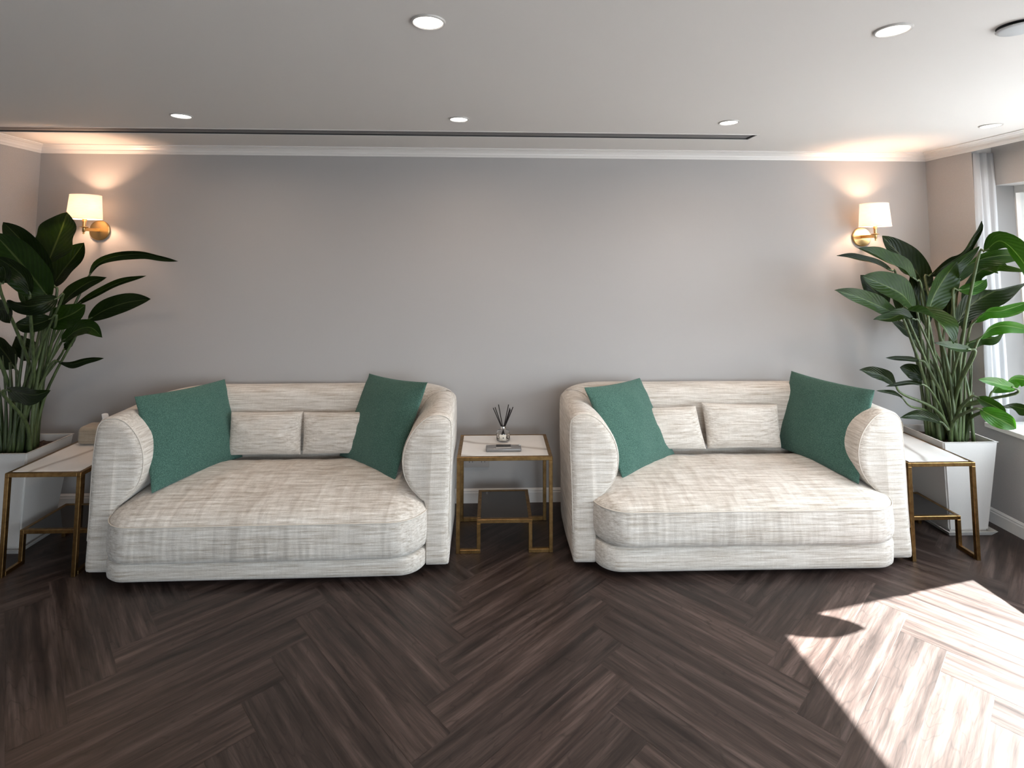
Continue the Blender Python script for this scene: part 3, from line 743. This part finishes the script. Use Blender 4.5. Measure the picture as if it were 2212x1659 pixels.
pillow('throw_pillow', (.571, -.535, .913), (1.014, -.185, .891), (1.204, -.327, .42), (.770, -.677, .42), .070, M_GREEN, 'green cushion leaning on the left arm of the right sofa', 'cushion', G1, 3)
pillow('throw_pillow', (2.115, -.115, .918), (2.300, -.690, .924), (2.110, -.787, .42), (1.940, -.190, .432), .075, M_GREEN, 'large green cushion at the window end of the right sofa', 'cushion', G1, 4)
G2 = 'linen lumbar cushions against the sofa backs'
pillow('lumbar_pillow', (-1.674, -0.300, 0.715), (-1.217, -0.300, 0.715), (-1.212, -0.339, 0.459), (-1.665, -0.339, 0.459), .062, M_LINEN, 'oatmeal lumbar cushion beside the large green cushion on the left sofa', 'cushion', G2, 5, .03, expo=.36)
pillow('lumbar_pillow', (-1.214, -0.300, 0.711), (-0.768, -0.300, 0.711), (-0.773, -0.339, 0.461), (-1.200, -0.339, 0.461), .060, M_LINEN, 'oatmeal lumbar cushion beside the darker green cushion on the left sofa', 'cushion', G2, 6, .03, expo=.36)
pillow('lumbar_pillow', (0.916, -0.300, 0.723), (1.354, -0.300, 0.731), (1.403, -0.344, 0.469), (0.946, -0.344, 0.467), .060, M_LINEN, 'oatmeal lumbar cushion with a slanting side, beside the left green cushion on the right sofa', 'cushion', G2, 7, .03, expo=.36)
pillow('lumbar_pillow', (1.394, -0.300, 0.753), (1.906, -0.300, 0.737), (1.901, -0.344, 0.471), (1.411, -0.344, 0.471), .064, M_LINEN, 'wider oatmeal lumbar cushion with raised corner, right on the right sofa', 'cushion', G2, 8, .03, expo=.36)

# ------------------------------------------------------------------ plants
def blade(parent, base, spine, w, mk, roll=0.0, face=None, fold=.22, wav=.006, seed=0, tipw=.0, peak=.42):
    """a strelitzia leaf: blade along a curve with a channelled midrib"""
    C = catmull([Vector(p) for p in spine], 22); n = len(C) - 1
    bm = bmesh.new(); uvl = bm.loops.layers.uv.new('UVMap'); rows = []
    Ltot = sum((C[i + 1] - C[i]).length for i in range(n)); acc = 0; us = []
    view = Vector((C[n // 2].x * .75, C[n // 2].y + 3.9, C[n // 2].z - 1.7)).normalized()
    prevs = None
    for i, p in enumerate(C):
        if i: acc += (C[i] - C[i - 1]).length
        u = acc / Ltot
        t = (C[min(i + 1, n)] - C[max(i - 1, 0)]).normalized()
        s = t.cross(face or FACE).normalized()
        if prevs is not None and s.dot(prevs) < 0: s = -s
        if prevs is not None: s = (s + prevs).normalized()
        prevs = s
        s2 = Matrix.Rotation(roll + .15 * math.sin(u * 3 + seed), 3, t) @ s; nn = s2.cross(t)
        if u < peak: f = math.sin(PI / 2 * (u / peak)) ** .62
        else: f = math.cos(PI / 2 * ((u - peak) / (1 - peak)) ** 1.5) ** .85
        ww = w * max(f, .02 if i < n else .0)
        row = []
        for k, a in enumerate((-1, -.72, -.4, -.06, .06, .4, .72, 1)):
            h = fold * abs(a) ** 1.4 * ww + (.004 + .06 * ww) * abs(a) * math.sin(u * (9 + seed % 5) + seed * 2 + (a > 0) * 1.7) + (-.003 if abs(a) < .1 else 0)
            q = p + s2 * (a * ww) + nn * h + parent.location       # leaves brush against the walls, never through them
            lim = RX - .012 if q.y > -.455 or not (SILL + .02 < q.z < HEAD - .02) else 3.50
            if q.x > lim: q.x = lim + (q.x - lim) * .01
            if q.x < LX + .012: q.x = LX + .012 + (q.x - LX) * .01
            if q.y > -.012: q.y = -.012 + q.y * .01
            row.append((bm.verts.new(q - parent.location), (u * Ltot * 1.0, a)))
        rows.append(row)
    for r0, r1 in zip(rows, rows[1:]):
        for k in range(7):
            q = (r0[k], r0[k + 1], r1[k + 1], r1[k]); f = bm.faces.new([v[0] for v in q])
            for l, v in zip(f.loops, q): l[uvl].uv = v[1]
    o = from_bm('leaf', bm, M_LEAF[mk], parent, True, normals=False)
    return o
FACE = Vector((0, -1, .12))
def stem(parent, pts, r0, r1):
    C = catmull(pts, 18); bm = bmesh.new(); tube(bm, C, [r0 + (r1 - r0) * (i / 18) ** .7 for i in range(19)], 8)
    return from_bm('stem', bm, M_STEM, parent, True)
def planter(t, cx, cy, htop, hbot, top):
    bm = bmesh.new()
    def rgz(h, z): return [bm.verts.new((cx + sx * h, cy + sy * h, z)) for sx, sy in ((-1, -1), (1, -1), (1, 1), (-1, 1))]
    R = [rgz(hbot - .01, .028), rgz(hbot, .034), rgz(htop - .003, top - .004), rgz(htop, top), rgz(htop - .012, top), rgz(htop - .016, top - .05)]
    for a, b in zip(R, R[1:]):
        for k in range(4): bm.faces.new((a[k], a[(k + 1) % 4], b[(k + 1) % 4], b[k]))
    bm.faces.new(R[0][::-1]); bm.faces.new(R[-1])
    bmesh.ops.bevel(bm, geom=[e for e in bm.edges if abs(e.verts[0].co.z - e.verts[1].co.z) > .3], offset=.008, segments=3, affect='EDGES')
    p = sharp(from_bm('planter', bm, M_POT, t), 30)
    bm = bmesh.new(); h = htop - .019
    G = [[bm.verts.new((cx - h + 2 * h * i / 16, cy - h + 2 * h * j / 16, top - .040 + .012 * noise.noise(Vector((i * .8, j * .8, cx))))) for j in range(17)] for i in range(17)]
    for i in range(16):
        for j in range(16): bm.faces.new((G[i][j], G[i + 1][j], G[i + 1][j + 1], G[i][j + 1]))
    tag(from_bm('soil', bm, M_SOIL, t), 'dark bark soil')
    bm = bmesh.new(); R = [rg(bm, cx, cy, q, z) for q, z in ((hbot + .008, 0), (hbot + .030, .030), (hbot + .024, .030), (hbot + .006, .014))]
    for a, b in zip(R, R[1:]):
        for k in range(4): bm.faces.new((a[k], a[(k + 1) % 4], b[(k + 1) % 4], b[k]))
    bm.faces.new(R[0][::-1]); bm.faces.new(R[-1]); from_bm('saucer', bm, M_POT, t)
    bm = bmesh.new(); box(bm, cx - hbot + .01, cx + hbot - .01, cy - hbot + .01, cy + hbot - .01, .013, .030); from_bm('pot_foot', bm, M_POT, t)
def rg(bm, cx, cy, h, z): return [bm.verts.new((cx + sx * h, cy + sy * h, z)) for sx, sy in ((-1, -1), (1, -1), (1, 1), (-1, 1))]
def plant(loc, label, leaves, stalks, seed):
    t = empty('potted_plant', loc, label, 'potted plant', None)
    L = Vector(loc); rnd = random.Random(seed)
    planter(t, 0, 0, .178, .128, .575)
    for i, (mk, w, roll, d, sp) in enumerate(leaves):
        sp = [Vector(p) - L for p in sp]
        blade(t, None, sp, w, mk[0], roll, seed=i * 1.3 + seed, fold=d * 1.6, face=sdir if 's' in mk else None)
        b = sp[0]; dr = (sp[0] - sp[1]).normalized()
        # petiole rises from the clump and turns into the leaf base
        foot = Vector((rnd.uniform(-.07, .09), rnd.uniform(-.09, .06), .53))
        foot.x += .25 * max(-.15, min(.15, b.x)) ; out = Vector((b.x - foot.x, b.y - foot.y, 0))
        low = b.z < .95
        p1 = foot + Vector((out.x * (.30 if low else .22), out.y * .22, (b.z - foot.z) * (.55 if low else .45)))
        p2 = b + dr * min(.045, .2 * abs(b.z - foot.z)) + Vector((0, 0, -.03)); p2.x = p2.x * .7 + (foot.x + out.x * .8) * .3
        stem(t, [foot, p1, p2, b, b + (sp[1] - b) * .25], rnd.uniform(.010, .015), .0042)
    for a, b_, r in stalks: stem(t, [Vector(a), (Vector(a) + Vector(b_)) / 2 + Vector((.01, 0, 0)), Vector(b_)], r, r * .16)
    return t
#LEAVES_BEGIN
RIGHT_LEAVES = [
    ('d', 0.0969, 0.1, 0.2, [(2.979, -0.25, 1.481), (2.998, -0.22, 1.591), (2.919, -0.18, 1.716), (2.788, -0.16, 1.874)]),
    ('m', 0.057, 0.5, 0.5, [(2.751, -0.5, 1.57), (2.582, -0.55, 1.665), (2.421, -0.6, 1.721), (2.286, -0.62, 1.778)]),
    ('d', 0.0281, 0.4, 0.4, [(2.702, -0.35, 1.628), (2.548, -0.38, 1.688), (2.399, -0.42, 1.715), (2.259, -0.45, 1.73)]),
    ('m', 0.0935, 0.1, 0.2, [(2.725, -0.5, 1.383), (2.615, -0.55, 1.48), (2.464, -0.6, 1.544), (2.305, -0.62, 1.605)]),
    ('d', 0.0684, 0, 0.2, [(2.743, -0.25, 1.392), (2.678, -0.22, 1.478), (2.587, -0.2, 1.596)]),
    ('m', 0.0524, 0.2, 0.25, [(2.539, -0.6, 1.363), (2.358, -0.68, 1.426), (2.187, -0.74, 1.484), (2.019, -0.78, 1.527)]),
    ('m', 0.1026, -0.5, 0.25, [(2.603, -0.6, 1.393), (2.627, -0.72, 1.376), (2.637, -0.82, 1.322), (2.655, -0.86, 1.226)]),
    ('m', 0.0889, 0.1, 0.25, [(2.814, -0.5, 1.352), (2.875, -0.48, 1.465), (2.976, -0.46, 1.59), (3.083, -0.44, 1.696)]),
    ('d', 0.057, 0.2, 0.3, [(3.001, -0.3, 1.594), (3.173, -0.28, 1.683), (3.235, -0.358, 1.783), (3.235, -0.473, 1.961)]),
    ('m', 0.0513, 0.35, 0.35, [(3.065, -0.45, 1.558), (3.116, -0.48, 1.665), (3.228, -0.55, 1.728), (3.394, -0.64, 1.737)]),
    ('m', 0.0479, 0.2, 0.3, [(3.18, -0.35, 1.509), (3.235, -0.445, 1.632), (3.235, -0.594, 1.672), (3.235, -0.775, 1.632)]),
    ('b', 0.041, 0.2, 0.3, [(3.023, -0.5, 1.508), (3.081, -0.52, 1.52), (3.118, -0.54, 1.541), (3.161, -0.56, 1.584)]),
    ('d', 0.0912, -0.1, 0.15, [(3.131, -0.35, 1.26), (3.172, -0.4, 1.384), (3.235, -0.527, 1.499), (3.235, -0.762, 1.573)]),
    ('d', 0.0912, 0, 0.15, [(3.182, -0.2, 1.24), (3.223, -0.18, 1.34), (3.235, -0.183, 1.488)]),
    ('b', 0.0365, 0.3, 0.5, [(3.021, -0.6, 1.313), (3.057, -0.65, 1.383), (3.123, -0.7, 1.398), (3.26, -0.75, 1.461)]),
    ('b', 0.0365, 0.3, 0.5, [(3.005, -0.65, 1.22), (3.053, -0.68, 1.283), (3.107, -0.72, 1.308), (3.237, -0.76, 1.284)]),
    ('m', 0.0342, 0.4, 0.4, [(2.989, -0.55, 1.154), (3.06, -0.58, 1.204), (3.117, -0.62, 1.22), (3.158, -0.66, 1.259)]),
    ('m', 0.0281, 0.3, 0.4, [(2.899, -0.7, 1.165), (2.788, -0.74, 1.177), (2.675, -0.78, 1.199), (2.59, -0.8, 1.221)]),
    ('d', 0.0162, 0.2, 0.5, [(2.75, -0.5, 1.06), (2.66, -0.52, 1.071), (2.56, -0.54, 1.083), (2.47, -0.56, 1.091)]),
    ('d', 0.0513, 0, 0.2, [(2.847, -0.4, 0.93), (2.783, -0.4, 0.962), (2.74, -0.4, 0.983), (2.687, -0.4, 0.999)]),
    ('d', 0.0388, 0.2, 0.3, [(2.539, -0.55, 0.915), (2.462, -0.58, 0.972), (2.352, -0.62, 1.011), (2.231, -0.66, 1.038)]),
    ('d', 0.013, 0.2, 0.5, [(2.681, -0.6, 0.931), (2.584, -0.62, 0.951), (2.496, -0.64, 0.949), (2.389, -0.66, 0.938)]),
    ('d', 0.013, 0.2, 0.5, [(2.543, -0.6, 0.849), (2.478, -0.62, 0.884), (2.413, -0.64, 0.899), (2.333, -0.66, 0.914)]),
    ('d', 0.0302, 0.3, 0.4, [(2.736, -0.66, 0.719), (2.609, -0.7, 0.765), (2.497, -0.73, 0.789), (2.404, -0.75, 0.779)]),
    ('b', 0.0302, 0.3, 0.4, [(3.158, -0.7, 0.936), (3.054, -0.74, 0.962), (2.938, -0.78, 0.991), (2.842, -0.8, 1.01)]),
    ('b', 0.0513, 0.3, 0.3, [(3.109, -0.6, 0.884), (3.152, -0.64, 0.943), (3.166, -0.7, 0.986), (3.226, -0.75, 0.987)]),
    ('m', 0.0342, 0.3, 0.3, [(2.876, -0.75, 0.895), (2.901, -0.79, 0.873), (2.929, -0.82, 0.853), (2.961, -0.84, 0.827)]),
    ('d', 0.057, 0.7, 0.2, [(3.078, -0.6, 0.796), (3.093, -0.66, 0.817), (3.106, -0.74, 0.834), (3.152, -0.82, 0.829)]),
    ('b', 0.0524, 0.2, 0.25, [(2.846, -0.8, 0.839), (2.869, -0.84, 0.818), (2.915, -0.87, 0.791), (2.959, -0.9, 0.759)]),
    ('d', 0.041, 0.1, 0.2, [(2.839, -0.4, 1.182), (2.714, -0.45, 1.242), (2.571, -0.5, 1.306)]),
    ('m', 0.0342, 0.5, 0.4, [(2.625, -0.62, 1.336), (2.513, -0.66, 1.37), (2.4, -0.7, 1.35), (2.29, -0.72, 1.348)]),
    ('d', 0.0798, 0.1, 0.2, [(2.953, -0.22, 1.188), (2.903, -0.19, 1.341), (2.844, -0.17, 1.475), (2.757, -0.15, 1.577)]),
    ('d', 0.0855, 0.1, 0.2, [(3.025, -0.22, 1.232), (3.014, -0.2, 1.364), (2.981, -0.19, 1.488), (2.96, -0.18, 1.59)]),
    ('d', 0.0684, 0.0, 0.2, [(3.219, -0.3, 1.221), (3.235, -0.317, 1.354), (3.235, -0.351, 1.487), (3.235, -0.434, 1.642)]),
    ('m', 0.057, 0.4, 0.2, [(2.965, -0.4, 1.448), (3.069, -0.38, 1.597), (3.185, -0.37, 1.706), (3.235, -0.444, 1.793)]),
    ('ms', 0.088, 0, 0.1, [(3.1, -0.62, 1.76), (3.12, -0.73, 1.82), (3.13, -0.88, 1.62), (3.1, -1.01, 1.3)])]
LEFT_LEAVES = [
    ('d', 0.1277, 0.1, 0.12, [(-2.842, -0.35, 1.669), (-2.827, -0.33, 1.765), (-2.803, -0.31, 1.885), (-2.781, -0.3, 2.001)]),
    ('d', 0.0821, 0.1, 0.2, [(-2.856, -0.3, 1.506), (-2.805, -0.28, 1.613), (-2.756, -0.26, 1.701), (-2.698, -0.25, 1.802)]),
    ('d', 0.0707, 0.2, 0.25, [(-2.633, -0.55, 1.531), (-2.7, -0.58, 1.662), (-2.782, -0.62, 1.801), (-2.878, -0.64, 1.913)]),
    ('m', 0.1049, 0.1, 0.2, [(-2.613, -0.6, 1.456), (-2.694, -0.64, 1.595), (-2.773, -0.68, 1.722), (-2.876, -0.7, 1.846)]),
    ('d', 0.041, 0.3, 0.3, [(-2.605, -0.75, 1.496), (-2.613, -0.78, 1.582), (-2.664, -0.8, 1.647), (-2.749, -0.82, 1.712)]),
    ('d', 0.0547, -0.6, 0.2, [(-2.531, -0.65, 1.469), (-2.562, -0.72, 1.442), (-2.62, -0.76, 1.431), (-2.705, -0.78, 1.466)]),
    ('d', 0.0547, 0.2, 0.2, [(-2.596, -0.6, 1.348), (-2.655, -0.62, 1.321), (-2.704, -0.64, 1.314), (-2.749, -0.66, 1.326)]),
    ('m', 0.0707, 0.1, 0.2, [(-2.653, -0.55, 1.312), (-2.569, -0.56, 1.343), (-2.496, -0.57, 1.374), (-2.423, -0.58, 1.424)]),
    ('m', 0.0479, -0.3, 0.25, [(-2.645, -0.45, 1.188), (-2.547, -0.48, 1.258), (-2.43, -0.52, 1.283), (-2.341, -0.54, 1.226)]),
    ('d', 0.0593, 0.1, 0.2, [(-2.498, -0.45, 1.32), (-2.395, -0.45, 1.382), (-2.266, -0.45, 1.428), (-2.123, -0.45, 1.448)]),
    ('d', 0.0227, 0.3, 0.5, [(-2.616, -0.4, 1.403), (-2.492, -0.38, 1.485), (-2.364, -0.36, 1.553), (-2.222, -0.35, 1.588)]),
    ('d', 0.041, 0.2, 0.3, [(-2.707, -0.42, 1.394), (-2.626, -0.42, 1.482), (-2.528, -0.42, 1.55), (-2.42, -0.42, 1.582)]),
    ('d', 0.0281, 0.3, 0.4, [(-2.56, -0.38, 1.585), (-2.517, -0.36, 1.67), (-2.418, -0.34, 1.713), (-2.273, -0.32, 1.727), (-2.167, -0.3, 1.702), (-2.068, -0.28, 1.681)]),
    ('d', 0.0216, 0.3, 0.4, [(-2.624, -0.5, 1.076), (-2.539, -0.5, 1.061), (-2.452, -0.5, 1.085), (-2.354, -0.5, 1.095)]),
    ('d', 0.0524, 0.5, 0.2, [(-2.653, -0.8, 0.981), (-2.531, -0.86, 0.978), (-2.436, -0.88, 0.973), (-2.359, -0.88, 0.999)]),
    ('d', 0.057, 0.2, 0.2, [(-2.86, -0.7, 1.36), (-2.799, -0.72, 1.409), (-2.727, -0.75, 1.403), (-2.678, -0.78, 1.341)]),
    ('d', 0.0216, 0.2, 0.2, [(-2.655, -0.42, 1.132), (-2.627, -0.42, 1.163), (-2.59, -0.42, 1.214)]),
    ('m', 0.0238, 0.2, 0.2, [(-2.828, -0.5, 1.407), (-2.853, -0.5, 1.488), (-2.889, -0.5, 1.589)]),
    ('d', 0.0342, 0.4, 0.3, [(-2.668, -0.85, 1.567), (-2.636, -0.88, 1.613), (-2.63, -0.9, 1.654), (-2.657, -0.9, 1.668)]),
    ('d', 0.0684, 0.0, 0.2, [(-2.931, -0.25, 1.061), (-3.055, -0.22, 1.12), (-3.14, -0.2, 1.182)]),
    ('d', 0.0798, 0.1, 0.2, [(-3.041, -0.3, 0.997), (-3.121, -0.3, 1.102), (-3.19, -0.323, 1.201)])]
STALKS = []
_r = random.Random(11)
for _k in range(16):
    _a = _r.uniform(0, 2 * PI); _q = _r.uniform(.02, .085)
    _f = (_q * math.cos(_a) + .01, _q * math.sin(_a) - .02, .53)
    STALKS.append((_f, (_f[0] * 1.7, _f[1] * 1.5, _r.uniform(.85, 1.12)), _r.uniform(.011, .019)))
plant((2.979, -.402, 0), 'tall green bird of paradise plant in a white square planter by the window', RIGHT_LEAVES, STALKS, 3)
plant((-2.858, -.431, 0), 'shaded bird of paradise plant in a square planter at the left edge', LEFT_LEAVES, [((-a[0], a[1], a[2]), (-b[0], b[1], b[2]), r) for a, b, r in STALKS], 9)
#LEAVES_END
